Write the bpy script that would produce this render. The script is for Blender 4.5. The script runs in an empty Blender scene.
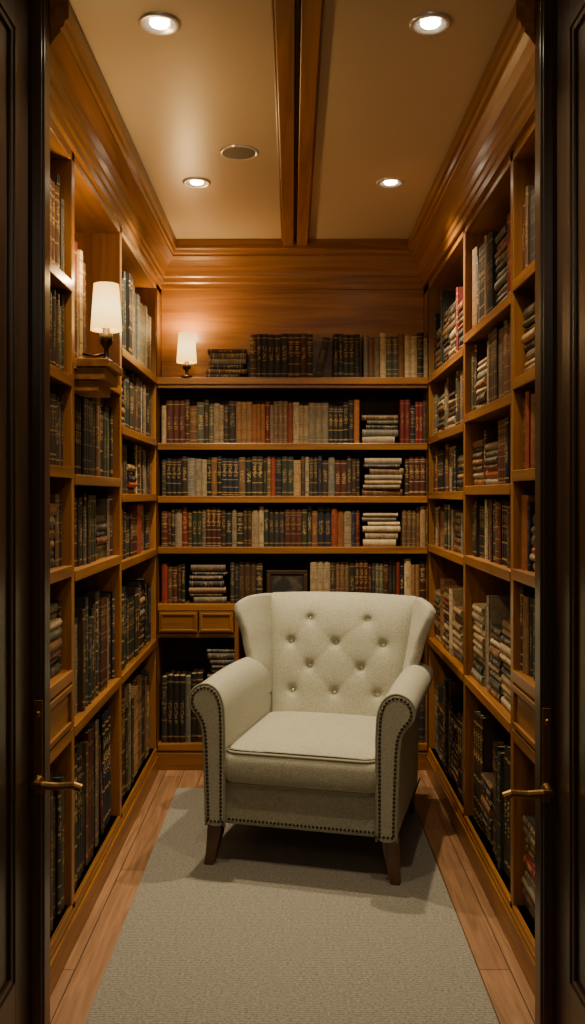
import bpy, bmesh, math, random
from mathutils import Vector, Matrix
random.seed(11)
C = bpy.context.scene.collection

# ------------------------------------------------------------------ materials
def new_mat(name):
    m = bpy.data.materials.new(name); m.use_nodes = True
    nt = m.node_tree
    return m, nt, nt.nodes['Principled BSDF']
def N(nt, t, **kw):
    n = nt.nodes.new(t)
    for k, v in kw.items(): setattr(n, k, v)
    return n
def math_n(nt, op, a, b=None, c=None):
    n = N(nt, 'ShaderNodeMath', operation=op)
    for i, v in enumerate((a, b, c)):
        if v is None: continue
        if isinstance(v, (int, float)): n.inputs[i].default_value = v
        else: nt.links.new(v, n.inputs[i])
    return n.outputs[0]
def simple(name, col, rough=.5, metal=0, bump=0, bscale=200, emis=None, es=0):
    m, nt, p = new_mat(name)
    p.inputs['Base Color'].default_value = (*col, 1)
    p.inputs['Roughness'].default_value = rough
    p.inputs['Metallic'].default_value = metal
    tc = N(nt, 'ShaderNodeTexCoord')
    nz = N(nt, 'ShaderNodeTexNoise'); nz.inputs['Scale'].default_value = bscale
    nt.links.new(tc.outputs['Object'], nz.inputs['Vector'])
    mr = N(nt, 'ShaderNodeMapRange')
    mr.inputs['To Min'].default_value = max(0, rough-.06); mr.inputs['To Max'].default_value = min(1, rough+.06)
    nt.links.new(nz.outputs['Fac'], mr.inputs['Value']); nt.links.new(mr.outputs[0], p.inputs['Roughness'])
    if bump:
        b = N(nt, 'ShaderNodeBump'); b.inputs['Strength'].default_value = bump; b.inputs['Distance'].default_value = .002
        nt.links.new(nz.outputs['Fac'], b.inputs['Height']); nt.links.new(b.outputs[0], p.inputs['Normal'])
    if emis:
        p.inputs['Emission Color'].default_value = (*emis, 1); p.inputs['Emission Strength'].default_value = es
    return m

def wood(name, axis, c1, c2, rough=.42, coat=.15):
    m, nt, p = new_mat(name)
    tc = N(nt, 'ShaderNodeTexCoord'); at = N(nt, 'ShaderNodeAttribute', attribute_name='rnd')
    mp = N(nt, 'ShaderNodeMapping')
    s = [28, 28, 28]; s[axis] = 1.6
    mp.inputs['Scale'].default_value = s
    vm = N(nt, 'ShaderNodeVectorMath', operation='ADD')
    sc = N(nt, 'ShaderNodeVectorMath', operation='SCALE'); sc.inputs['Scale'].default_value = 37
    cmb = N(nt, 'ShaderNodeCombineXYZ')
    for i in range(3): nt.links.new(at.outputs['Fac'], cmb.inputs[i])
    nt.links.new(cmb.outputs[0], sc.inputs[0])
    nt.links.new(tc.outputs['Object'], mp.inputs['Vector'])
    nt.links.new(mp.outputs[0], vm.inputs[0]); nt.links.new(sc.outputs[0], vm.inputs[1])
    n1 = N(nt, 'ShaderNodeTexNoise'); n1.inputs['Scale'].default_value = 1; n1.inputs['Detail'].default_value = 6
    n1.inputs['Distortion'].default_value = .8
    nt.links.new(vm.outputs[0], n1.inputs['Vector'])
    cr = N(nt, 'ShaderNodeValToRGB')
    cr.color_ramp.elements[0].position = .3; cr.color_ramp.elements[0].color = (*c1, 1)
    cr.color_ramp.elements[1].position = .7; cr.color_ramp.elements[1].color = (*c2, 1)
    nt.links.new(n1.outputs['Fac'], cr.inputs[0])
    hsv = N(nt, 'ShaderNodeHueSaturation')
    v = math_n(nt, 'MULTIPLY_ADD', at.outputs['Fac'], .3, .85)
    nt.links.new(v, hsv.inputs['Value']); nt.links.new(cr.outputs[0], hsv.inputs['Color'])
    nt.links.new(hsv.outputs[0], p.inputs['Base Color'])
    p.inputs['Roughness'].default_value = rough
    p.inputs['Coat Weight'].default_value = coat; p.inputs['Coat Roughness'].default_value = .25
    b = N(nt, 'ShaderNodeBump'); b.inputs['Strength'].default_value = .12; b.inputs['Distance'].default_value = .001
    nt.links.new(n1.outputs['Fac'], b.inputs['Height']); nt.links.new(b.outputs[0], p.inputs['Normal'])
    return m
W1, W2 = (.150, .054, .008), (.32, .130, .020)
woods = [wood('cabinet_wood_x', 0, W1, W2, .38, .25), wood('cabinet_wood_y', 1, W1, W2, .38, .25), wood('cabinet_wood_z', 2, W1, W2, .38, .25)]
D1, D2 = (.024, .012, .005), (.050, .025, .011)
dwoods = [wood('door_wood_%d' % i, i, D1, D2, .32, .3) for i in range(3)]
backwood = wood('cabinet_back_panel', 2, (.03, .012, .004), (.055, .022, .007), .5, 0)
legwood = wood('leg_wood', 2, (.05, .018, .007), (.12, .045, .016), .35, .4)
brass = simple('aged_brass', (.30, .17, .06), .34, 1)
bronze = simple('dark_bronze', (.05, .036, .024), .35, .8)
pearl = simple('button_metal', (.75, .72, .62), .25, .6)
ceil_m = simple('ceiling_paint', (.52, .40, .265), .34, 0, .05, 60)
wall_m = simple('wall_paint', (.12, .08, .05), .8)
white_trim = simple('fixture_trim', (.75, .72, .68), .3, .6)
speaker_m = simple('speaker_grille', (.13, .10, .075), .6)
bulb_m = simple('bulb_glow', (1, 1, 1), .5, emis=(1, .86, .62), es=40)
# shade
m, nt, p = new_mat('lamp_shade_fabric'); shade_m = m
p.inputs['Base Color'].default_value = (.6, .42, .18, 1); p.inputs['Roughness'].default_value = .9
tc = N(nt, 'ShaderNodeTexCoord'); gr = N(nt, 'ShaderNodeSeparateXYZ'); nt.links.new(tc.outputs['Generated'], gr.inputs[0])
crr = N(nt, 'ShaderNodeValToRGB')
crr.color_ramp.elements[0].color = (.85, .46, .08, 1); crr.color_ramp.elements[1].color = (.8, .42, .07, 1)
e_ = crr.color_ramp.elements.new(.5); e_.color = (1.0, .74, .26, 1)
nt.links.new(gr.outputs[2], crr.inputs[0]); nt.links.new(crr.outputs[0], p.inputs['Emission Color'])
p.inputs['Emission Strength'].default_value = 3.4

# fabric
m, nt, p = new_mat('upholstery_fabric'); fabric = m
tc = N(nt, 'ShaderNodeTexCoord')
n1 = N(nt, 'ShaderNodeTexNoise'); n1.inputs['Scale'].default_value = 320; n1.inputs['Detail'].default_value = 3
n2 = N(nt, 'ShaderNodeTexNoise'); n2.inputs['Scale'].default_value = 9
for n in (n1, n2): nt.links.new(tc.outputs['Object'], n.inputs['Vector'])
cr = N(nt, 'ShaderNodeValToRGB')
cr.color_ramp.elements[0].position = .34; cr.color_ramp.elements[0].color = (.235, .23, .17, 1)
cr.color_ramp.elements[1].position = .62; cr.color_ramp.elements[1].color = (.43, .42, .33, 1)
nt.links.new(n1.outputs['Fac'], cr.inputs[0])
hs = N(nt, 'ShaderNodeHueSaturation'); nt.links.new(cr.outputs[0], hs.inputs['Color'])
nt.links.new(math_n(nt, 'MULTIPLY_ADD', n2.outputs['Fac'], .16, .92), hs.inputs['Value'])
nt.links.new(hs.outputs[0], p.inputs['Base Color'])
p.inputs['Roughness'].default_value = .92; p.inputs['Sheen Weight'].default_value = .1
b = N(nt, 'ShaderNodeBump'); b.inputs['Strength'].default_value = .6; b.inputs['Distance'].default_value = .0014
nt.links.new(n1.outputs['Fac'], b.inputs['Height']); nt.links.new(b.outputs[0], p.inputs['Normal'])
pipe_m = simple('piping_fabric', (.25, .235, .17), .9, 0, .3, 300)

# rug
m, nt, p = new_mat('rug_wool'); rug_m = m
tc = N(nt, 'ShaderNodeTexCoord'); mp = N(nt, 'ShaderNodeMapping'); mp.inputs['Scale'].default_value = (110, 220, 100)
n1 = N(nt, 'ShaderNodeTexNoise'); n1.inputs['Scale'].default_value = 1; n1.inputs['Detail'].default_value = 3
nt.links.new(tc.outputs['Object'], mp.inputs[0]); nt.links.new(mp.outputs[0], n1.inputs['Vector'])
wv = N(nt, 'ShaderNodeTexWave', bands_direction='Y'); wv.inputs['Scale'].default_value = 32; wv.inputs['Distortion'].default_value = 2.5
nt.links.new(tc.outputs['Object'], wv.inputs['Vector'])
f = math_n(nt, 'ADD', math_n(nt, 'MULTIPLY', n1.outputs['Fac'], .85), math_n(nt, 'MULTIPLY', wv.outputs['Fac'], .15))
cr = N(nt, 'ShaderNodeValToRGB')
cr.color_ramp.elements[0].position = .34; cr.color_ramp.elements[0].color = (.14, .130, .112, 1)
cr.color_ramp.elements[1].position = .66; cr.color_ramp.elements[1].color = (.30, .285, .25, 1)
nt.links.new(f, cr.inputs[0]); nt.links.new(cr.outputs[0], p.inputs['Base Color']); p.inputs['Roughness'].default_value = .97
b = N(nt, 'ShaderNodeBump'); b.inputs['Strength'].default_value = .8; b.inputs['Distance'].default_value = .002
nt.links.new(f, b.inputs['Height']); nt.links.new(b.outputs[0], p.inputs['Normal'])

# floor planks
m, nt, p = new_mat('floor_planks'); floor_m = m
tc = N(nt, 'ShaderNodeTexCoord'); mp = N(nt, 'ShaderNodeMapping'); mp.inputs['Rotation'].default_value = (0, 0, math.pi/2)
br = N(nt, 'ShaderNodeTexBrick'); br.offset = .37
br.inputs['Color1'].default_value = (.31, .165, .085, 1); br.inputs['Color2'].default_value = (.24, .125, .062, 1)
br.inputs['Mortar'].default_value = (.05, .026, .013, 1); br.inputs['Scale'].default_value = 1
br.inputs['Mortar Size'].default_value = .0018; br.inputs['Brick Width'].default_value = 1.1; br.inputs['Row Height'].default_value = .09
nt.links.new(tc.outputs['Object'], mp.inputs[0]); nt.links.new(mp.outputs[0], br.inputs['Vector'])
mp2 = N(nt, 'ShaderNodeMapping'); mp2.inputs['Scale'].default_value = (45, 3, 1)
n1 = N(nt, 'ShaderNodeTexNoise'); n1.inputs['Scale'].default_value = 1; n1.inputs['Detail'].default_value = 7; n1.inputs['Distortion'].default_value = 1
nt.links.new(tc.outputs['Object'], mp2.inputs[0]); nt.links.new(mp2.outputs[0], n1.inputs['Vector'])
hs = N(nt, 'ShaderNodeHueSaturation'); nt.links.new(br.outputs['Color'], hs.inputs['Color'])
nt.links.new(math_n(nt, 'MULTIPLY_ADD', n1.outputs['Fac'], 1.5, .25), hs.inputs['Value'])
nt.links.new(hs.outputs[0], p.inputs['Base Color']); p.inputs['Roughness'].default_value = .42

# books
m, nt, p = new_mat('book_bindings'); book_m = m
col = N(nt, 'ShaderNodeAttribute', attribute_name='bcol'); rn = N(nt, 'ShaderNodeAttribute', attribute_name='rnd').outputs['Fac']
uv = N(nt, 'ShaderNodeUVMap', uv_map='UVMap'); sx = N(nt, 'ShaderNodeSeparateXYZ'); nt.links.new(uv.outputs[0], sx.inputs[0])
U, V = sx.outputs[0], sx.outputs[1]
sp = math_n(nt, 'GREATER_THAN', U, -.5)
r2 = math_n(nt, 'FRACT', math_n(nt, 'MULTIPLY', rn, 17.3))
nb = math_n(nt, 'MULTIPLY_ADD', math_n(nt, 'FLOOR', math_n(nt, 'MULTIPLY', r2, 3.99)), 1, 2)
bands = math_n(nt, 'GREATER_THAN', math_n(nt, 'FRACT', math_n(nt, 'MULTIPLY_ADD', V, nb, r2)), .92)
bands = math_n(nt, 'MULTIPLY', bands, math_n(nt, 'GREATER_THAN', r2, .45))
edge = math_n(nt, 'LESS_THAN', math_n(nt, 'ABSOLUTE', math_n(nt, 'SUBTRACT', math_n(nt, 'ABSOLUTE', math_n(nt, 'SUBTRACT', V, .5)), .41)), .010)
cx = N(nt, 'ShaderNodeCombineXYZ')
nt.links.new(math_n(nt, 'MULTIPLY', U, 3.0), cx.inputs[0]); nt.links.new(math_n(nt, 'MULTIPLY', V, 42), cx.inputs[1]); nt.links.new(math_n(nt, 'MULTIPLY', rn, 90), cx.inputs[2])
tn = N(nt, 'ShaderNodeTexNoise'); tn.inputs['Scale'].default_value = 1; tn.inputs['Detail'].default_value = 1; nt.links.new(cx.outputs[0], tn.inputs['Vector'])
tt = math_n(nt, 'GREATER_THAN', tn.outputs['Fac'], .53)
tt = math_n(nt, 'MULTIPLY', tt, math_n(nt, 'LESS_THAN', math_n(nt, 'ABSOLUTE', math_n(nt, 'SUBTRACT', U, .5)), .30))
tctr = math_n(nt, 'MULTIPLY_ADD', r2, .3, .45)
tt = math_n(nt, 'MULTIPLY', tt, math_n(nt, 'LESS_THAN', math_n(nt, 'ABSOLUTE', math_n(nt, 'SUBTRACT', V, tctr)), .17))
mask = math_n(nt, 'MAXIMUM', math_n(nt, 'MAXIMUM', bands, edge), tt)
mask = math_n(nt, 'MULTIPLY', math_n(nt, 'MULTIPLY', mask, sp), math_n(nt, 'MULTIPLY_ADD', rn, .55, .2))
sc = N(nt, 'ShaderNodeSeparateColor'); nt.links.new(col.outputs['Color'], sc.inputs[0])
lightbook = math_n(nt, 'GREATER_THAN', sc.outputs[0], .17)
gold = N(nt, 'ShaderNodeMix', data_type='RGBA'); nt.links.new(lightbook, gold.inputs['Factor'])
gold.inputs['A'].default_value = (.48, .30, .10, 1); gold.inputs['B'].default_value = (.07, .035, .02, 1)
mx = N(nt, 'ShaderNodeMix', data_type='RGBA'); nt.links.new(mask, mx.inputs['Factor'])
tc = N(nt, 'ShaderNodeTexCoord'); wn = N(nt, 'ShaderNodeTexNoise'); wn.inputs['Scale'].default_value = 45; wn.inputs['Detail'].default_value = 5
nt.links.new(tc.outputs['Object'], wn.inputs['Vector'])
hs = N(nt, 'ShaderNodeHueSaturation'); nt.links.new(col.outputs['Color'], hs.inputs['Color'])
nt.links.new(math_n(nt, 'MULTIPLY_ADD', wn.outputs['Fac'], 1.0, .45), hs.inputs['Value'])
nt.links.new(hs.outputs[0], mx.inputs['A']); nt.links.new(gold.outputs['Result'], mx.inputs['B'])
nt.links.new(mx.outputs['Result'], p.inputs['Base Color']); p.inputs['Roughness'].default_value = .55
b = N(nt, 'ShaderNodeBump'); b.inputs['Strength'].default_value = .3; b.inputs['Distance'].default_value = .002
nt.links.new(math_n(nt, 'ADD', wn.outputs['Fac'], bands), b.inputs['Height']); nt.links.new(b.outputs[0], p.inputs['Normal'])

# ------------------------------------------------------------------ mesh builder
class MB:
    def __init__(s): s.v=[]; s.f=[]; s.m=[]; s.r=[]; s.c=[]; s.uv=[]
    def add(s, vs, fs, mat=0, r=None, col=(0,0,0), uvs=None, M=None):
        if r is None: r = random.random()
        o = len(s.v)
        for q in vs:
            s.v.append(tuple(M @ Vector(q)) if M is not None else tuple(q))
        for k, fc in enumerate(fs):
            s.f.append([i+o for i in fc]); s.m.append(mat); s.r.append(r)
            s.c.append(col[k] if isinstance(col, list) else col)
            s.uv.append(uvs[k] if uvs else [(-1,-1)]*len(fc))
    def box(s, x0,x1,y0,y1,z0,z1, mat=None, r=None, M=None):
        if mat is None:
            d = (x1-x0, y1-y0, z1-z0); mat = d.index(max(d))
        vs=[(x0,y0,z0),(x1,y0,z0),(x1,y1,z0),(x0,y1,z0),(x0,y0,z1),(x1,y0,z1),(x1,y1,z1),(x0,y1,z1)]
        fs=[(0,3,2,1),(4,5,6,7),(0,1,5,4),(1,2,6,5),(2,3,7,6),(3,0,4,7)]
        s.add(vs, fs, mat, r, M=M)
    def build(s, name, mats, parent=None, smooth=False, bevel=0):
        me = bpy.data.meshes.new(name); me.from_pydata(s.v, [], s.f)
        for mt in mats: me.materials.append(mt)
        me.polygons.foreach_set('material_index', s.m)
        a = me.attributes.new('rnd', 'FLOAT', 'FACE'); a.data.foreach_set('value', s.r)
        a = me.attributes.new('bcol', 'FLOAT_COLOR', 'CORNER')
        flat=[]; uvf=[]
        for k, fc in enumerate(s.f):
            c = s.c[k]
            for j in range(len(fc)):
                flat += [c[0], c[1], c[2], 1]; uvf += list(s.uv[k][j])
        a.data.foreach_set('color', flat)
        u = me.uv_layers.new(name='UVMap'); u.data.foreach_set('uv', uvf)
        if smooth: me.polygons.foreach_set('use_smooth', [True]*len(s.f))
        me.update()
        ob = bpy.data.objects.new(name, me); C.objects.link(ob)
        if parent: ob.parent = parent
        if bevel:
            b = ob.modifiers.new('bevel', 'BEVEL'); b.width = bevel; b.segments = 2; b.limit_method = 'ANGLE'
        return ob
def empty(name, loc=(0,0,0), rz=0):
    e = bpy.data.objects.new(name, None); e.location = loc; e.rotation_euler = (0,0,rz); C.objects.link(e); e.empty_display_size=.1; return e
def lathe(mb, prof, n=32, mat=0, M=None, r=.5, caps=False):
    vs=[]; fs=[]
    for (rr, z) in prof:
        for i in range(n):
            a = 2*math.pi*i/n; vs.append((rr*math.cos(a), rr*math.sin(a), z))
    for k in range(len(prof)-1):
        for i in range(n):
            j=(i+1)%n; fs.append((k*n+i, k*n+j, (k+1)*n+j, (k+1)*n+i))
    if caps:
        fs.append(tuple(range(n))[::-1]); fs.append(tuple((len(prof)-1)*n+i for i in range(n)))
    mb.add(vs, fs, mat, r, M=M)
def tube(mb, pts, rad, n=8, mat=0, closed=False, M=None):
    pts=[Vector(q) for q in pts]; L=len(pts); vs=[]; fs=[]
    up=Vector((0,0,1))
    prev=None
    for i,q in enumerate(pts):
        a = pts[(i-1)%L] if (closed or i>0) else pts[i]
        c = pts[(i+1)%L] if (closed or i<L-1) else pts[i]
        t=(c-a).normalized()
        ref = prev if prev is not None else (up if abs(t.z)<.9 else Vector((1,0,0)))
        s=(ref - t*ref.dot(t)).normalized(); prev=s; w=t.cross(s)
        for k in range(n):
            an=2*math.pi*k/n; vs.append(q+(s*math.cos(an)+w*math.sin(an))*rad)
    for i in range(L if closed else L-1):
        i2=(i+1)%L
        for k in range(n):
            k2=(k+1)%n; fs.append((i*n+k,i*n+k2,i2*n+k2,i2*n+k))
    if not closed:
        fs.append(tuple(range(n))[::-1]); fs.append(tuple((L-1)*n+k for k in range(n)))
    mb.add(vs, fs, mat, .5, M=M)

# ------------------------------------------------------------------ shell
CH = 2.665; FX = .675; YB = 4.5
def shell(name, x0,x1,y0,y1,z0,z1, mat):
    mb=MB(); mb.box(x0,x1,y0,y1,z0,z1,0); return mb.build(name,[mat])
shell('floor', -1.1,1.1,-1.2,4.95,-.06,0, floor_m)
shell('ceiling', -1.1,1.1,-1.2,4.95,CH,CH+.08, ceil_m)
shell('wall_left', -1.1,-1.0,2.30,4.95,0,CH, wall_m)
shell('wall_right', 1.0,1.1,2.30,4.95,0,CH, wall_m)
shell('wall_back', -1.0,1.0,4.84,4.95,0,CH, wall_m)
shell('wall_front_left', -1.0,-.668,2.30,2.345,0,CH, wall_m)
shell('wall_front_right', .668,1.0,2.30,2.345,0,CH, wall_m)

# ceiling beam: two timbers with a dark recessed joint, flanked by slim beads
mb=MB()
mb.box(-.047,.006,2.0,4.56,CH-.035,CH-.0005)
mb.box(.022,.075,2.0,4.56,CH-.035,CH-.0005)
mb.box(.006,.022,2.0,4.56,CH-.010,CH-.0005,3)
mb.box(-.056,-.047,2.0,4.56,CH-.014,CH-.0005)
mb.box(.075,.084,2.0,4.56,CH-.014,CH-.0005)
mb.build('trim_ceiling_beam', woods+[backwood], bevel=.003)

# crown
prof=[(0,2.43),(.014,2.43),(.014,2.455),(.02,2.462),(.02,2.485),(.026,2.492),(.030,2.515),(.040,2.542),(.056,2.566),(.070,2.582),(.070,2.592),(.078,2.597),(.082,2.612),(.092,2.618),(.092,2.664),(0,2.664)]
mb=MB()
for seg in range(3):
    vs=[]; fs=[]
    for (d,z) in prof:
        if seg==0: a=(-FX+d,2.346,z); b_=(-FX+d,4.62-d,z)
        elif seg==1: a=(-FX+d,4.62-d,z); b_=(FX-d,4.62-d,z)
        else: a=(FX-d,4.62-d,z); b_=(FX-d,2.346,z)
        vs+= [a,b_]
    n=len(prof)
    for i in range(n):
        j=(i+1)%n; fs.append((2*i,2*i+1,2*j+1,2*j))
    fs.append(tuple(2*i for i in range(n))[::-1]); fs.append(tuple(2*i+1 for i in range(n)))
    mb.add(vs,fs,0 if seg==1 else 1)
mb.build('trim_crown_molding', woods)

# ------------------------------------------------------------------ bookcases
T=.034
SIDE_POSTS=[2.375,2.77,3.54,4.475]
bays=[(2.395,2.752),(2.788,3.523),(3.557,4.458)]
side_shelves={-1:[[.12,.66,.84,1.16,1.46,1.74,2.03],[.12,.66,1.14,1.44,1.80],[.12,.66,1.11,1.38,1.65,1.96]],
               1:[[.12,.66,.84,1.15,1.45,1.73,2.03],[.12,.67,1.14,1.41,1.69,2.0],[.12,.67,1.13,1.39,1.66,1.96]]}
def drawer_front(mb, sgn, y0,y1,z0,z1):
    xf=FX
    def bx(xa,xb,*a):
        if sgn<0: xa,xb=-xb,-xa
        mb.box(xa,xb,*a)
    bx(xf+.004,xf+.03,y0,y1,z0,z1)
    w=.018
    bx(xf-.006,xf+.004,y0+.006,y1-.006,z0+.006,z0+.006+w); bx(xf-.006,xf+.004,y0+.006,y1-.006,z1-.006-w,z1-.006)
    bx(xf-.006,xf+.004,y0+.006,y0+.006+w,z0+.006+w,z1-.006-w); bx(xf-.006,xf+.004,y1-.006-w,y1-.006,z0+.006+w,z1-.006-w)
for sgn in (-1,1):
    mb=MB()
    def bx(xa,xb,y0,y1,z0,z1,mat=None):
        if sgn<0: mb.box(-xb,-xa,y0,y1,z0,z1,mat)
        else: mb.box(xa,xb,y0,y1,z0,z1,mat)
    TOP=2.66
    for y in SIDE_POSTS: bx(FX,.98,y-.018,y+.018,0,TOP)
    bx(FX,.98,2.36,4.79,2.40,TOP)               # header
    bx(FX,.98,4.458,4.80,0,TOP)                # corner
    bx(FX,.98,2.36,4.49,0,.12)                 # plinth
    bx(FX-.012,FX+.01,2.36,4.46,0,.085); bx(FX-.006,FX+.01,2.36,4.46,.085,.10)
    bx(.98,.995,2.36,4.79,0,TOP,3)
    for (y0,y1),hh in zip(bays,side_shelves[sgn]):
        for h in hh:
            bx(FX+.006,.98,y0-.003,y1+.003,h-T+ .006,h)
            bx(FX-.003,FX+.006,y0-.003,y1+.003,h-T,h)
        if .84 in hh:
            drawer_front(mb,sgn,y0,y1,.664,.84-T-.003)
    if sgn<0:
        # sconce bracket ledge
        bx(.57,FX+.02,2.80,3.03,1.775,1.80); bx(.585,FX+.02,2.81,3.02,1.735,1.775); bx(.61,FX+.02,2.82,3.01,1.70,1.735)
    mb.build('bookcase', woods+[backwood], bevel=.0025)
# back bookcase
mb=MB()
back_h=[.13,.83,1.115,1.37,1.635,1.96]
X=FX-.001
for h in back_h:
    y0=YB-.03 if h==1.96 else YB
    mb.box(-X,X,y0+.008,4.80,h-T+.006,h); mb.box(-X,X,y0,y0+.008,h-T,h)
mb.box(-X,X,YB-.018,YB+.01,1.96-T-.018,1.96-T)
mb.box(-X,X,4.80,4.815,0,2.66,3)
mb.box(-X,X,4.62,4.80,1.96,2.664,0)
mb.box(-X,X,YB+.01,4.80,0,.10); mb.box(-X,X,YB-.004,YB+.01,0,.085)
# drawers unit left
mb.box(-X,-.27,YB+.01,4.79,.66,.68); mb.box(-.29,-.27,YB,4.79,.10,.80)
for (a,b2) in ((-X+.004,-.475),(-.469,-.295)):
    mb.box(a,b2,YB+.002,YB+.02,.685,.792)
    mb.box(a+.008,b2-.008,YB-.004,YB+.002,.692,.704); mb.box(a+.008,b2-.008,YB-.004,YB+.002,.773,.785)
    mb.box(a+.008,a+.02,YB-.004,YB+.002,.704,.773); mb.box(b2-.02,b2-.008,YB-.004,YB+.002,.704,.773)
mb.build('bookcase', woods+[backwood], bevel=.0025)

# ------------------------------------------------------------------ books
def book(mb, M, w,h,d,col, r):
    t=.0028; page=(.36,.27,.15)
    def bx(x0,x1,y0,y1,z0,z1,c):
        vs=[(x0,y0,z0),(x1,y0,z0),(x1,y1,z0),(x0,y1,z0),(x0,y0,z1),(x1,y0,z1),(x1,y1,z1),(x0,y1,z1)]
        mb.add(vs,[(0,3,2,1),(4,5,6,7),(0,1,5,4),(1,2,6,5),(2,3,7,6),(3,0,4,7)],0,r,c,M=M)
    hw=w/2
    bx(-hw,-hw+t,.006,d,0,h,col); bx(hw-t,hw,.006,d,0,h,col)
    bx(-hw+t,hw-t,.008,d-.005,.003,h-.004,page)
    n=5; vs=[]; fs=[]; uvs=[]; bul=min(.006,w*.28)
    for z in (0,h):
        for i in range(n+1):
            u=i/n; vs.append((-hw+u*w, .006-bul*math.sin(math.pi*u), z))
        vs.append((hw,.0085,z)); vs.append((-hw,.0085,z))
    k=n+3
    for i in range(n):
        fs.append((i,i+1,k+i+1,k+i)); uvs.append([(i/n,0),((i+1)/n,0),((i+1)/n,1),(i/n,1)])
    fs.append(tuple(range(k))[::-1]); uvs.append([(-1,-1)]*k)
    fs.append(tuple(range(k,2*k))); uvs.append([(-1,-1)]*k)
    fs.append((n,n+1,k+n+1,k+n)); uvs.append([(-1,-1)]*4)
    fs.append((n+2,0,k,k+n+2)); uvs.append([(-1,-1)]*4)
    mb.add(vs,fs,0,r,col,uvs,M=M)
DARK=[(.012,.011,.010),(.02,.017,.014),(.034,.021,.012),(.05,.025,.011),(.016,.020,.021),(.06,.016,.009),(.035,.030,.022),(.014,.016,.026),(.024,.028,.016)]
MID=[(.13,.055,.022),(.19,.095,.036),(.11,.06,.03),(.14,.11,.07),(.075,.08,.05),(.16,.07,.025),(.12,.12,.10)]
LIGHT=[(.30,.19,.085),(.42,.31,.17),(.27,.21,.13),(.36,.26,.14)]
RED=[(.18,.022,.012),(.23,.045,.018),(.12,.012,.010),(.25,.09,.025)]
def pick(pal):
    x=random.random()*sum(pal)
    for p_,L in zip(pal,(DARK,MID,LIGHT,RED)):
        if x<p_:
            c=random.choice(L); k=random.uniform(.7,1.35); return tuple(q*k for q in c)
        x-=p_
    return DARK[0]
def Fm(org, side):
    if side==0: ax,ay=Vector((1,0,0)),Vector((0,1,0))
    elif side==-1: ax,ay=Vector((0,1,0)),Vector((-1,0,0))
    else: ax,ay=Vector((0,-1,0)),Vector((1,0,0))
    M=Matrix.Identity(4)
    for i in range(3): M[i][0]=ax[i]; M[i][1]=ay[i]; M[i][2]=(0,0,1)[i]; M[i][3]=org[i]
    return M
def stack(mb,F,x,length,maxh,pal,d0=.15):
    z=.0005; lim=random.uniform(.75,1.0)*maxh; 
    while True:
        w=random.uniform(.018,.036)
        if z+w>lim: break
        L=length*random.uniform(.80,.99); off=random.uniform(0,length-L)
        rz=Matrix.Rotation(random.uniform(-.03,.03),4,'Z')
        M=F@Matrix.Translation((x+off,.02+random.uniform(0,.012),z+w/2))@rz@Matrix.Rotation(math.pi/2,4,'Y')
        book(mb,M,w,L,random.uniform(d0*.8,d0),pick(pal),random.random()); z+=w+.0006
def fill(mb,F,length,hr,pal,wr=(.016,.034),d0=.16,stackp=.06,leanp=.05,setb=(.018,.03),maxh=.25,x0=0,runs=(1,1,1,1,2,2,4)):
    x=x0+.004; end=x0+length-.004
    while x<end-.012:
        q=random.random()
        if q<stackp and end-x>.2:
            L=random.uniform(.15,.2); stack(mb,F,x,L,maxh*.85,pal,d0); x+=L+.004; continue
        if q<stackp+leanp and end-x>.12:
            w=random.uniform(*wr); h=random.uniform(*hr); a=random.uniform(.10,.2)
            M=F@Matrix.Translation((x+h*math.sin(a)+.001,random.uniform(*setb),0))@Matrix.Rotation(-a,4,'Y')@Matrix.Translation((w/2,0,0.0))
            book(mb,M,w,h*.95,d0,pick(pal),random.random()); x+=h*math.sin(a)+w/math.cos(a)+.004; continue
        n=random.choice(runs); w=random.uniform(*wr); h=random.uniform(*hr); c=pick(pal); r=random.random(); sb=random.uniform(*setb)
        done=False
        for _ in range(n):
            ww=w*random.uniform(.92,1.05)
            if x+ww>end: done=True; break
            M=F@Matrix.Translation((x+ww/2,sb+random.uniform(0,.003),.0005))
            book(mb,M,ww,h*random.uniform(.985,1),d0,c,r); x+=ww+.0008
        if done:
            ww=end-x
            if ww>.012: book(mb,F@Matrix.Translation((x+ww/2,sb,.0005)),ww,h,d0,pick(pal),random.random())
            break

mb=MB()
def px(x,Y=4.52): return (x-293)*Y/900
def brow(h,a,b,hr,pal,**k):
    F=Fm((px(a),YB,h),0); fill(mb,F,px(b)-px(a),hr,pal,runs=(1,1,1,1,2,3),**k)
def bstack(h,a,b,mh,pal): stack(mb,Fm((px(a),YB,h),0),0,px(b)-px(a),mh,pal,.16)
PB=[.62,.24,.10,.04]
F=Fm((px(207),YB-.03,1.96),0); stack(mb,F,0,px(248)-px(207),.17,[.6,.25,.15,0],.13)
F=Fm((px(250),YB-.03,1.96),0); fill(mb,F,px(314)-px(250),(.215,.225),[.9,.1,0,0],d0=.12,stackp=0,leanp=0,wr=(.024,.036),setb=(.015,.02))
F=Fm((px(314),YB-.03,1.96),0)
M=F@Matrix.Translation((.022,.016,.006))@Matrix.Rotation(.22,4,'Y'); book(mb,M,.036,.20,.12,(.02,.02,.02),.3)
F=Fm((px(333),YB-.03,1.96),0); fill(mb,F,px(363)-px(333),(.215,.225),[.9,.1,0,0],d0=.12,stackp=0,leanp=0,wr=(.024,.03),setb=(.015,.02))
F=Fm((px(363),YB-.03,1.96),0); fill(mb,F,px(430)-px(363),(.20,.228),[.12,.48,.40,.0],d0=.12,stackp=0,leanp=0,wr=(.024,.034),setb=(.015,.02),runs=(1,1,2))
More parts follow.
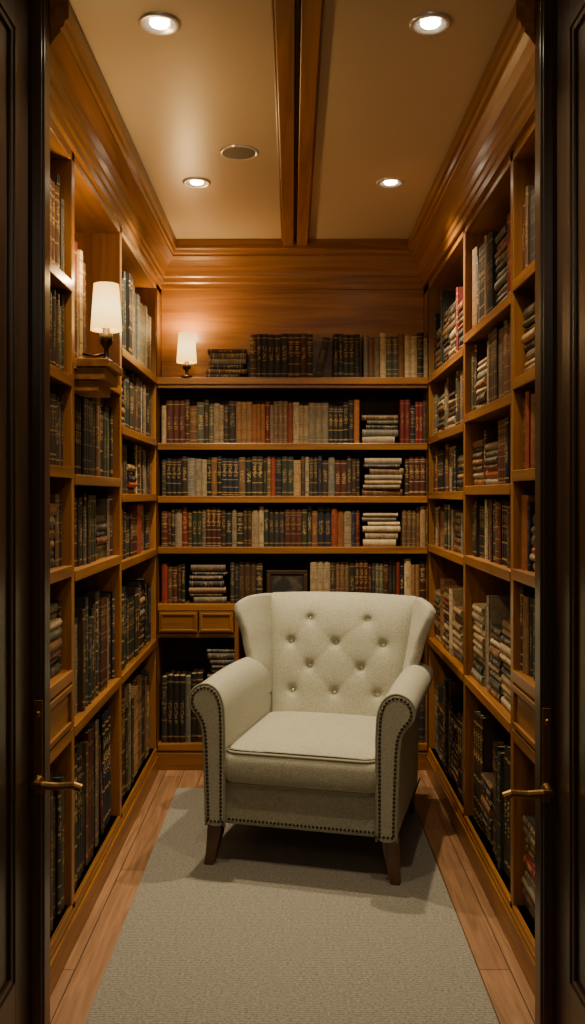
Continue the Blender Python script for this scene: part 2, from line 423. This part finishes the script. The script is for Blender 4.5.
for h,a,b,st,en,hr,pal in (
    (1.635,161,361,362,399,(.19,.222),[.50,.30,.13,.07]),
    (1.37,161,361,363,404,(.18,.205),[.62,.24,.10,.04]),
    (1.115,161,361,362,401,(.18,.205),[.54,.26,.08,.12])):
    brow(h,a,b,hr,pal,stackp=0,leanp=0,wr=(.018,.036))
    bstack(h,st,en,.2,[.3,.35,.35,0])
    brow(h,en+1,430,hr,pal,stackp=0,leanp=0)
brow(.83,161,186,(.18,.21),PB,stackp=0,leanp=0); bstack(.83,188,228,.22,[.5,.4,.1,0])
brow(.83,230,265,(.19,.22),[.9,.1,0,0],stackp=0,leanp=0); brow(.83,310,430,(.19,.225),[.7,.2,.07,.03],stackp=0,leanp=0)
brow(.13,161,206,(.32,.35),[.9,.1,0,0],stackp=0,leanp=0,wr=(.022,.034)); bstack(.13,207,240,.5,[.9,.1,.0,0])
F=Fm((px(245),YB,.13),0); fill(mb,F,px(430)-px(245),(.26,.33),PB,stackp=0)
mb.build('shelf_books',[book_m])

for sgn in (-1,1):
    mb=MB()
    for bi,((y0,y1),hh) in enumerate(zip(bays,side_shelves[sgn])):
        for k,h in enumerate(hh):
            top = hh[k+1]-T if k+1<len(hh) else 2.40
            if h==.66 and k+1<len(hh) and hh[k+1]==.84: continue
            gap=top-h
            org=(sgn*FX, y0+.004 if sgn<0 else y1-.004, h); F=Fm(org,sgn); L=y1-y0-.008
            if sgn<0:
                pal=[.60,.26,.10,.04]; sp_=.06
            else:
                pal=[.42,.28,.20,.10]; sp_=.12
            hr=(gap*.74,gap*.95)
            if gap>.34: hr=(gap*.64,gap*.86)
            if h==.12: pal=[.74,.18,.05,.03]; hr=(.32,.45)
            wr=(.018,.038)
            if sgn<0 and bi==1 and h==1.80:
                fill(mb,F,.30,(.34,.42),[.3,.5,.2,0],wr=(.03,.045),d0=.2,stackp=0,leanp=0); continue
            if sgn>0 and h==.67:
                sp_=.5; pal=[.32,.25,.40,.03]
            if sgn>0 and h==.12: sp_=.2
            if sgn<0 and h==.66: pal=[.85,.1,.05,0]; sp_=.12 if bi==2 else 0
            if sgn<0 and h==.12: sp_=.0
            fill(mb,F,L,hr,pal,wr=wr,d0=.19,stackp=sp_,leanp=.03,maxh=min(gap*1.05,.36),setb=(.012,.03))
    mb.build('shelf_books',[book_m])

# picture frame on shelf
mb=MB()
x0,x1=px(267),px(308); y=YB+.03; z0=.8305; z1=z0+.165
mb.box(x0,x1,y,y+.012,z0,z0+.02); mb.box(x0,x1,y,y+.012,z1-.02,z1)
mb.box(x0,x0+.02,y,y+.012,z0+.02,z1-.02); mb.box(x1-.02,x1,y,y+.012,z0+.02,z1-.02)
mb.box(x0+.02,x1-.02,y+.006,y+.01,z0+.02,z1-.02,3)
mb.box((x0+x1)/2-.02,(x0+x1)/2+.02,y+.012,y+.07,z0,z0+.01)
art,nt,p=new_mat('framed_print')
nz=N(nt,'ShaderNodeTexNoise'); nz.inputs['Scale'].default_value=14; tc=N(nt,'ShaderNodeTexCoord'); nt.links.new(tc.outputs['Object'],nz.inputs['Vector'])
cr=N(nt,'ShaderNodeValToRGB'); cr.color_ramp.elements[0].position=.4; cr.color_ramp.elements[0].color=(.02,.02,.018,1); cr.color_ramp.elements[1].position=.7; cr.color_ramp.elements[1].color=(.13,.10,.07,1)
nt.links.new(nz.outputs['Fac'],cr.inputs[0]); nt.links.new(cr.outputs[0],p.inputs['Base Color'])
mb.build('picture_frame', dwoods+[art], bevel=.002)

# ------------------------------------------------------------------ rug
mb=MB(); mb.box(-.54,.535,.6,4.20,.0005,.009,0); mb.build('rug',[rug_m],bevel=.003)

# ------------------------------------------------------------------ doors
for sgn,nm in ((-1,'door_1'),(1,'door_2')):
    mb=MB()
    def bx(xa,xb,y0,y1,z0,z1,mat=None):
        if sgn<0: mb.box(-xb,-xa,y0,y1,z0,z1,mat)
        else: mb.box(xa,xb,y0,y1,z0,z1,mat)
    xf=.667; x2=.705; A,B=1.35,2.288; zt=2.655
    bx(xf,x2,B-.12,B,.008,zt); bx(xf,x2,A,A+.12,.008,zt)
    bx(xf,x2,A+.12,B-.12,.008,.2); bx(xf,x2,A+.12,B-.12,2.50,zt); 
    bx(xf+.014,x2-.014,A+.12,B-.12,.2,2.5,2)
    for (a,b2,c,d) in ((A+.12,A+.135,.2,2.5),(B-.135,B-.12,.2,2.5),(A+.135,B-.135,.2,.215),(A+.135,B-.135,2.485,2.5)):
        bx(xf+.005,xf+.014,a,b2,c,d)
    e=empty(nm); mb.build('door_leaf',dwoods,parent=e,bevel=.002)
    mb=MB()
    bx(.631,.667,2.292,2.345,0,CH-.001); bx(.637,.664,2.286,2.292,0,CH-.001)
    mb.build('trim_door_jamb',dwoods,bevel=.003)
    mb=MB(); zc=.62 if sgn<0 else .60; xh=sgn*.645
    hy=2.286
    mb.box(xh-.011,xh+.011,hy-.005,hy-.0005,zc-.005,zc+.235,0)
    Mr=Matrix.Translation((xh,hy-.005,zc+.03))@Matrix.Rotation(math.pi/2,4,'X')
    lathe(mb,[(.016,0),(.017,.006),(.011,.01),(.009,.035)],20,0,M=Mr,caps=True)
    pts=[(xh,hy-.035,zc+.03),(xh-sgn*.02,hy-.04,zc+.03),(xh-sgn*.06,hy-.04,zc+.027),(xh-sgn*.10,hy-.04,zc+.03),(xh-sgn*.118,hy-.038,zc+.022)]
    tube(mb,pts,.0105,10,0)
    Mr=Matrix.Translation((xh,hy-.005,zc+.20))@Matrix.Rotation(math.pi/2,4,'X')
    lathe(mb,[(.008,0),(.008,.006),(.006,.009)],16,0,M=Mr,caps=True)
    mb.build('lever_handle',[brass],parent=e,bevel=.0015)

# ------------------------------------------------------------------ ceiling fixtures
for (x,y) in ((-.363,2.46),(.377,2.46),(-.395,3.71),(.404,3.71)):
    e=empty('recessed_downlight',(x,y,CH))
    mb=MB()
    lathe(mb,[(.058,0),(.0575,-.004),(.053,-.007),(.046,-.0075),(.040,-.004),(.030,-.002),(.026,-.001)],40)
    mb.build('trim_ring',[white_trim],parent=e,smooth=True)
    mb=MB(); lathe(mb,[(.027,-.0012),(.024,-.005),(.015,-.0075),(.0005,-.0085)],32)
    mb.build('bulb',[bulb_m],parent=e,smooth=True)
    ld=bpy.data.lights.new('downlight_beam','SPOT'); ld.color=(1,.79,.49); ld.shadow_soft_size=.024
    if y>3: ld.energy=150; ld.spot_size=math.radians(116); ld.spot_blend=1.0
    else: ld.energy=46; ld.spot_size=math.radians(118); ld.spot_blend=1.0
    lo=bpy.data.objects.new('downlight_beam',ld); C.objects.link(lo); lo.parent=e; lo.location=(0,0,-.04)
    lo.rotation_euler=(0, .12*(1 if x>0 else -1)*(-1) if y>3 else 0, 0)
e=empty('ceiling_speaker',(-.2,3.385,CH)); mb=MB()
lathe(mb,[(.074,0),(.073,-.004),(.066,-.007),(.062,-.004)],40); mb.build('rim',[white_trim],parent=e,smooth=True)
mb=MB(); lathe(mb,[(.063,-.004),(.0005,-.0055)],40); mb.build('grille',[speaker_m],parent=e)

# ------------------------------------------------------------------ sconces
def sconce(loc, sc, stem, wall, en=12):
    e=empty('wall_sconce',loc)
    mb=MB(); R0,R1,H=.050*sc,.040*sc,.148*sc
    z0=stem
    lathe(mb,[(R0,z0),(R1,z0+H),(R1-.002,z0+H),(R0-.002,z0),(R0,z0)],40)
    mb.build('lamp_shade',[shade_m],parent=e,smooth=True)
    mb=MB()
    lathe(mb,[(.03,0.0005),(.03,.006),(.012,.012),(.008,.02),(.008,stem*.45),(.020,stem*.6),(.022,stem*.9),(.012,stem*.92),(.012,stem+.02)],24,caps=True)
    wx,wy=wall
    tube(mb,[(0,0,.03),(wx*.5,wy*.5,.022),(wx,wy,.03)],.005,8)
    for a in range(3):
        an=a*2.094; tube(mb,[(0,0,z0+.03),((R0-.003)*math.cos(an),(R0-.003)*math.sin(an),z0+.012)],.0012,6)
    mb.build('bracket',[bronze],parent=e,smooth=True)
    mb=MB(); lathe(mb,[(.012,stem+.02),(.02,stem+.05),(.016,stem+.075),(.001,stem+.085)],16)
    mb.build('bulb',[bulb_m],parent=e,smooth=True)
    ld=bpy.data.lights.new('sconce_glow','POINT'); ld.energy=en; ld.color=(1,.66,.27); ld.shadow_soft_size=.03
    lo=bpy.data.objects.new('sconce_glow',ld); C.objects.link(lo); lo.parent=e; lo.location=(0,0,stem+H*.98)
sconce((-.60,2.90,1.80),1.0,.105,(-.075,0),10)
sconce((-.528,4.49,1.96),1.0,.075,(0,.13),10)

# ------------------------------------------------------------------ armchair
chair=empty('wingback_armchair',(.118,3.600,.009),-math.radians(14.5))
def cr_curve(P,n=6,closed=False):
    out=[]; L=len(P); rng=L if closed else L-1
    for i in range(rng):
        g=lambda k:(P[k%L] if closed else P[max(0,min(L-1,k))])
        p0,p1,p2,p3=[Vector(g(i+k)) for k in (-1,0,1,2)]
        for s in range(n):
            t=s/n; out.append(.5*((2*p1)+(-p0+p2)*t+(2*p0-5*p1+4*p2-p3)*t*t+(-p0+3*p1-3*p2+p3)*t**3))
    if not closed: out.append(Vector(P[-1]))
    return out
def rbox(name, x0,x1,y0,y1,z0,z1, r=.02, cuts=16, crown=0, bulge=0, mat=fabric, rc=None):
    bm=bmesh.new(); bmesh.ops.create_cube(bm,size=2); bmesh.ops.subdivide_edges(bm,edges=bm.edges[:],cuts=cuts,use_grid_fill=True)
    hx,hy,hz=(x1-x0)/2,(y1-y0)/2,(z1-z0)/2; rc=rc or r
    for v in bm.verts:
        u=v.co.copy()
        g=lambda a: math.sin(a*math.pi/2)
        q=Vector((g(u.x)*hx,g(u.y)*hy,g(u.z)*hz))
        c=Vector((max(-hx+rc,min(hx-rc,q.x)),max(-hy+rc,min(hy-rc,q.y))))
        d=Vector((q.x,q.y))-c
        if d.length>1e-6 and abs(q.x)>hx-rc and abs(q.y)>hy-rc:
            m_=max(abs(d.x),abs(d.y)); d=d.normalized()*m_; q.x,q.y=c.x+d.x,c.y+d.y
        e_=(abs(q.z)-(hz-r))/r if abs(q.z)>hz-r else 0
        ax=max(abs(u.x),abs(u.y))
        if ax>.999 :
            k=1-(1-math.sqrt(max(0,1-(e_*.9)**2)))*r/max(hx,hy)
            q.x*=k; q.y*=k
        nx,ny=q.x/hx,q.y/hy
        if bulge and ax>.999: 
            k=1+bulge*(1-(q.z/hz)**2)/max(hx,hy); q.x*=k; q.y*=k
        if crown:
            cz=crown*max(0,(1-nx**4))*max(0,(1-ny**4)); q.z+= cz if q.z>0 else 0
        v.co=q+Vector(((x0+x1)/2,(y0+y1)/2,(z0+z1)/2))
    me=bpy.data.meshes.new(name); bm.to_mesh(me); bm.free(); me.materials.append(mat)
    me.polygons.foreach_set('use_smooth',[True]*len(me.polygons))
    ob=bpy.data.objects.new(name,me); C.objects.link(ob); ob.parent=chair
    return ob
def grid_obj(name, rows, mat=fabric, closed_cols=False, sub=1, solid=0):
    vs=[q for r_ in rows for q in r_]; n=len(rows[0]); fs=[]
    for i in range(len(rows)-1):
        for j in range(n if closed_cols else n-1):
            k=(j+1)%n; fs.append((i*n+j,i*n+k,(i+1)*n+k,(i+1)*n+j))
    me=bpy.data.meshes.new(name); me.from_pydata([tuple(q) for q in vs],[],fs); me.materials.append(mat)
    me.polygons.foreach_set('use_smooth',[True]*len(fs))
    ob=bpy.data.objects.new(name,me); C.objects.link(ob); ob.parent=chair
    if solid:
        s=ob.modifiers.new('solid','SOLIDIFY'); s.thickness=solid; s.offset=0
    if sub: s=ob.modifiers.new('sub','SUBSURF'); s.levels=s.render_levels=sub
    return ob
rbox('seat_base',-.345,.345,-.352,.34,.15,.325,r=.012,rc=.02)
rbox('seat_cushion',-.286,.286,-.384,.25,.304,.430,r=.026,crown=.032,bulge=.018,rc=.055)
nails=MB(); pipes=MB()
def rrect(hx,hy,cx,cy,z,rc):
    pts=[]
    for (sx_,sy_,a0) in ((1,1,0),(-1,1,90),(-1,-1,180),(1,-1,270)):
        for k in range(7):
            a=math.radians(a0+k*15); pts.append((cx+sx_*(hx-rc)+rc*math.cos(a),cy+sy_*(hy-rc)+rc*math.sin(a),z))
    return pts
for z in (.424,.312):
    tube(pipes,rrect(.285,.317,0,-.067,z,.055),.0055,8,closed=True)
# arms
armP=[(.280,.15),(.280,.30),(.280,.44),(.281,.53),(.287,.60),(.308,.648),(.345,.670),(.384,.662),(.410,.636),(.417,.600),(.405,.570),(.386,.548),(.371,.518),(.364,.47),(.360,.38),(.356,.26),(.354,.15)]
cur=cr_curve(armP,5)
def inset(cur,d):
    out=[]; n=len(cur)
    for i,q in enumerate(cur):
        a=cur[max(0,i-1)]; b_=cur[min(n-1,i+1)]; t=(b_-a).normalized(); nn=Vector((t.y,-t.x))
        out.append(q+nn*d)
    return out
def nail(M): lathe(nails,[(.0054,0),(.0048,.0024),(.0025,.004),(.0002,.0045)],8,M=M)
for sgn in (-1,1):
    rows=[]
    for (y,ins) in ((-.388,.016),(-.3885,.010),(-.386,.004),(-.380,.001),(-.370,0),(-.36,0),(-.25,0),(-.1,0),(.05,0),(.2,0),(.30,0)):
        cc=inset(cur,ins)
        rows.append([(sgn*q.x,y,q.y+.012*math.sin(math.pi*max(0,min(1,(y+.36)/.6)))*max(0,(q.y-.4)/.25)) for q in cc])
    cen=rows[0]
    ob=grid_obj('arm_left' if sgn<0 else 'arm_right',rows,sub=1,closed_cols=True)
    me=ob.data; bm=bmesh.new(); bm.from_mesh(me); bm.verts.ensure_lookup_table()
    n=len(cen); f1=[bm.verts[i] for i in range(n)]; f2=[bm.verts[(len(rows)-1)*n+i] for i in range(n)]
    for L_ in (f1,f2):
        i,j=0,n-1
        while j-i>1:
            try:
                if j-i==2: bm.faces.new((L_[i],L_[i+1],L_[j])); break
                bm.faces.new((L_[i],L_[i+1],L_[j-1],L_[j]))
            except ValueError: pass
            i+=1; j-=1
    bmesh.ops.recalc_face_normals(bm,faces=bm.faces); bm.to_mesh(me); bm.free()
    me.polygons.foreach_set('use_smooth',[True]*len(me.polygons))
    path=inset(cur,.013); acc=0; last=path[0]
    for q in path[1:]:
        seg=(q-last).length
        while acc+seg>=.0145:
            t=(.0145-acc)/seg; pnt=last+(q-last)*t; last=pnt; seg=(q-last).length; acc=0
            if pnt.y>.17: nail(Matrix.Translation((sgn*pnt.x,-.3885,pnt.y))@Matrix.Rotation(math.pi/2,4,'X'))
        acc+=seg; last=q
    y=-.36
    while y<.30:
        nail(Matrix.Translation((sgn*.3552,y,.170))@Matrix.Rotation(sgn*math.pi/2,4,'Y')); y+=.0145
    tube(pipes,[(sgn*q.x,-.383,q.y) for q in inset(cur,.001)],.0045,6)
x=-.345
while x<=.346:
    nail(Matrix.Translation((x,-.3525 if abs(x)<.277 else -.3885,.168))@Matrix.Rotation(math.pi/2,4,'X')); x+=.0145
# backrest
buttons=[(-.40,.86),(.40,.86),(-.66,.70),(-.02,.70),(.64,.70),(-.38,.54),(.36,.54),(-.62,.37),(0,.37),(.62,.37)]
BH=.600
def hw(v): return .280+.045*v
def yb0(v): return .205+.185*v
def ztop(u,v): return .30+v*BH+.010*(1-u*u)*v
def bfront(u,v):
    x=u*hw(v); y=yb0(v)
    d=.045*(1-abs(u)**8)*(1-max(0,(v-.55)/.45)**6)
    d+=.012*(1-u*u)
    for (a,b_) in buttons:
        dx=(u-a)*.3; dz=(v-b_)*.63; r_=math.hypot(dx,dz)
        d-=.018*math.exp(-(r_/.018)**2)+.010*math.exp(-(r_/.05)**2)
    for (a,b_) in buttons:
        for (c_,e_) in buttons:
            if 0<abs(a-c_)<.45 and 0<abs(b_-e_)<.2 and b_<e_:
                ax_,az_=a*.3,b_*.63; bx_,bz_=c_*.3,e_*.63; px_,pz_=u*.3,v*.63
                L2=(bx_-ax_)**2+(bz_-az_)**2; t=max(0,min(1,((px_-ax_)*(bx_-ax_)+(pz_-az_)*(bz_-az_))/L2))
                dd=math.hypot(px_-ax_-t*(bx_-ax_),pz_-az_-t*(bz_-az_)); d-=.0018*math.exp(-(dd/.010)**2)
    return (x,y-d,ztop(u,v))
nu,nv=72,72; rows=[]
for j in range(nv+1):
    v=j/nv
    rows.append([bfront(-1+2*i/nu,v) for i in range(nu+1)])
def back_pt(u,v,dy): return (u*hw(v),yb0(v)+dy,ztop(u,v))
for (v,dy,dz) in ((1,.015,.018),(1,.05,.022),(1,.085,.010),(.97,.10,0),(.5,.10,0),(0,.10,0)):
    rows.append([tuple(Vector(back_pt(-1+2*i/nu,v,dy))+Vector((0,0,dz))) for i in range(nu+1)])
grid_obj('backrest',rows,sub=0)
bt=MB()
for (a,b_) in buttons:
    q=Vector(bfront(a,b_)); 
    lathe(bt,[(.0095,-.001),(.0085,.004),(.0055,.0075),(.0003,.009)],16,M=Matrix.Translation(q+Vector((0,.001,0)))@Matrix.Rotation(math.pi/2-.22,4,'X'))
bt.build('tuft_buttons',[pearl],parent=chair,smooth=True)
# wings
def lerp(tab,t):
    for (a,va),(b_,vb) in zip(tab,tab[1:]):
        if t<=b_:
            k=(t-a)/(b_-a); k=k*k*(3-2*k)*.5+k*.5; return va+(vb-va)*k
    return tab[-1][1]
yf=[(0,.08),(.2,.10),(.45,.145),(.7,.160),(.9,.165),(1,.19)]
xf=[(0,.318),(.3,.333),(.6,.37),(1,.428)]
for sgn in (-1,1):
    rows=[]
    nt_,ns=22,12
    for j in range(nt_+1):
        t=j/nt_; r_=[]
        for i in range(ns+1):
            s=i/ns
            zt=.918-.022*max(0,(s-.65)/.35)**2.2 + .008*math.sin(math.pi*s)
            z=.50+t*(zt-.50); v=(z-.30)/BH
            xb=hw(v)+.012; yb=yb0(v)+.055
            x=xb+(lerp(xf,t)-xb)*(s**1.25); y=yb+(lerp(yf,t)-yb)*s
            x+= -.010*math.sin(math.pi*s)
            r_.append((sgn*x,y,z))
        rows.append(r_)
    grid_obj('wing_left' if sgn<0 else 'wing_right',rows,sub=2,solid=.046)
rbox('back_shell',-.335,.335,.29,.36,.15,.60,r=.02)
pipes.build('piping',[pipe_m],parent=chair,smooth=True)
nails.build('nailhead_trim',[bronze],parent=chair,smooth=True)
# legs
lg=MB()
for (x,y,sx_,sy_) in ((-.325,-.34,-.022,-.02),(.325,-.34,.022,-.02),(-.30,.31,-.01,.06),(.30,.31,.01,.06)):
    vs=[]; fs=[]
    for (z,w,k) in ((.155,.028,0),(.11,.026,.15),(.05,.021,.55),(.0005,.017,1)):
        for (a,b_) in ((-1,-1),(1,-1),(1,1),(-1,1)): vs.append((x+sx_*k+a*w,y+sy_*k+b_*w,z))
    for k in range(3):
        for i in range(4): j=(i+1)%4; fs.append((k*4+i,(k+1)*4+i,(k+1)*4+j,k*4+j))
    fs.append((0,1,2,3)); fs.append((15,14,13,12)); lg.add(vs,fs)
lg.build('legs',[legwood],parent=chair,bevel=.004)

# ------------------------------------------------------------------ added fill light + world
ld=bpy.data.lights.new('fill_light','AREA'); ld.energy=8; ld.size=.9; ld.color=(1,.78,.52)  # soft fill added above the camera to lift the shelves, no visible fixture
lo=bpy.data.objects.new('fill_light',ld); C.objects.link(lo); lo.location=(0,.1,2.55); lo.rotation_euler=(math.radians(40),0,0)
w=bpy.data.worlds.new('world'); bpy.context.scene.world=w; w.use_nodes=True
w.node_tree.nodes['Background'].inputs[0].default_value=(1,.80,.58,1); w.node_tree.nodes['Background'].inputs[1].default_value=.09

cam=bpy.data.cameras.new('camera'); co=bpy.data.objects.new('camera',cam); C.objects.link(co)
co.location=(0,0,1.375); co.rotation_euler=(math.pi/2,0,0)
cam.sensor_fit='VERTICAL'; cam.sensor_height=24; cam.sensor_width=24; cam.lens=900/1024*24; cam.shift_y=-17/1024; cam.clip_start=.05
bpy.context.scene.camera=co
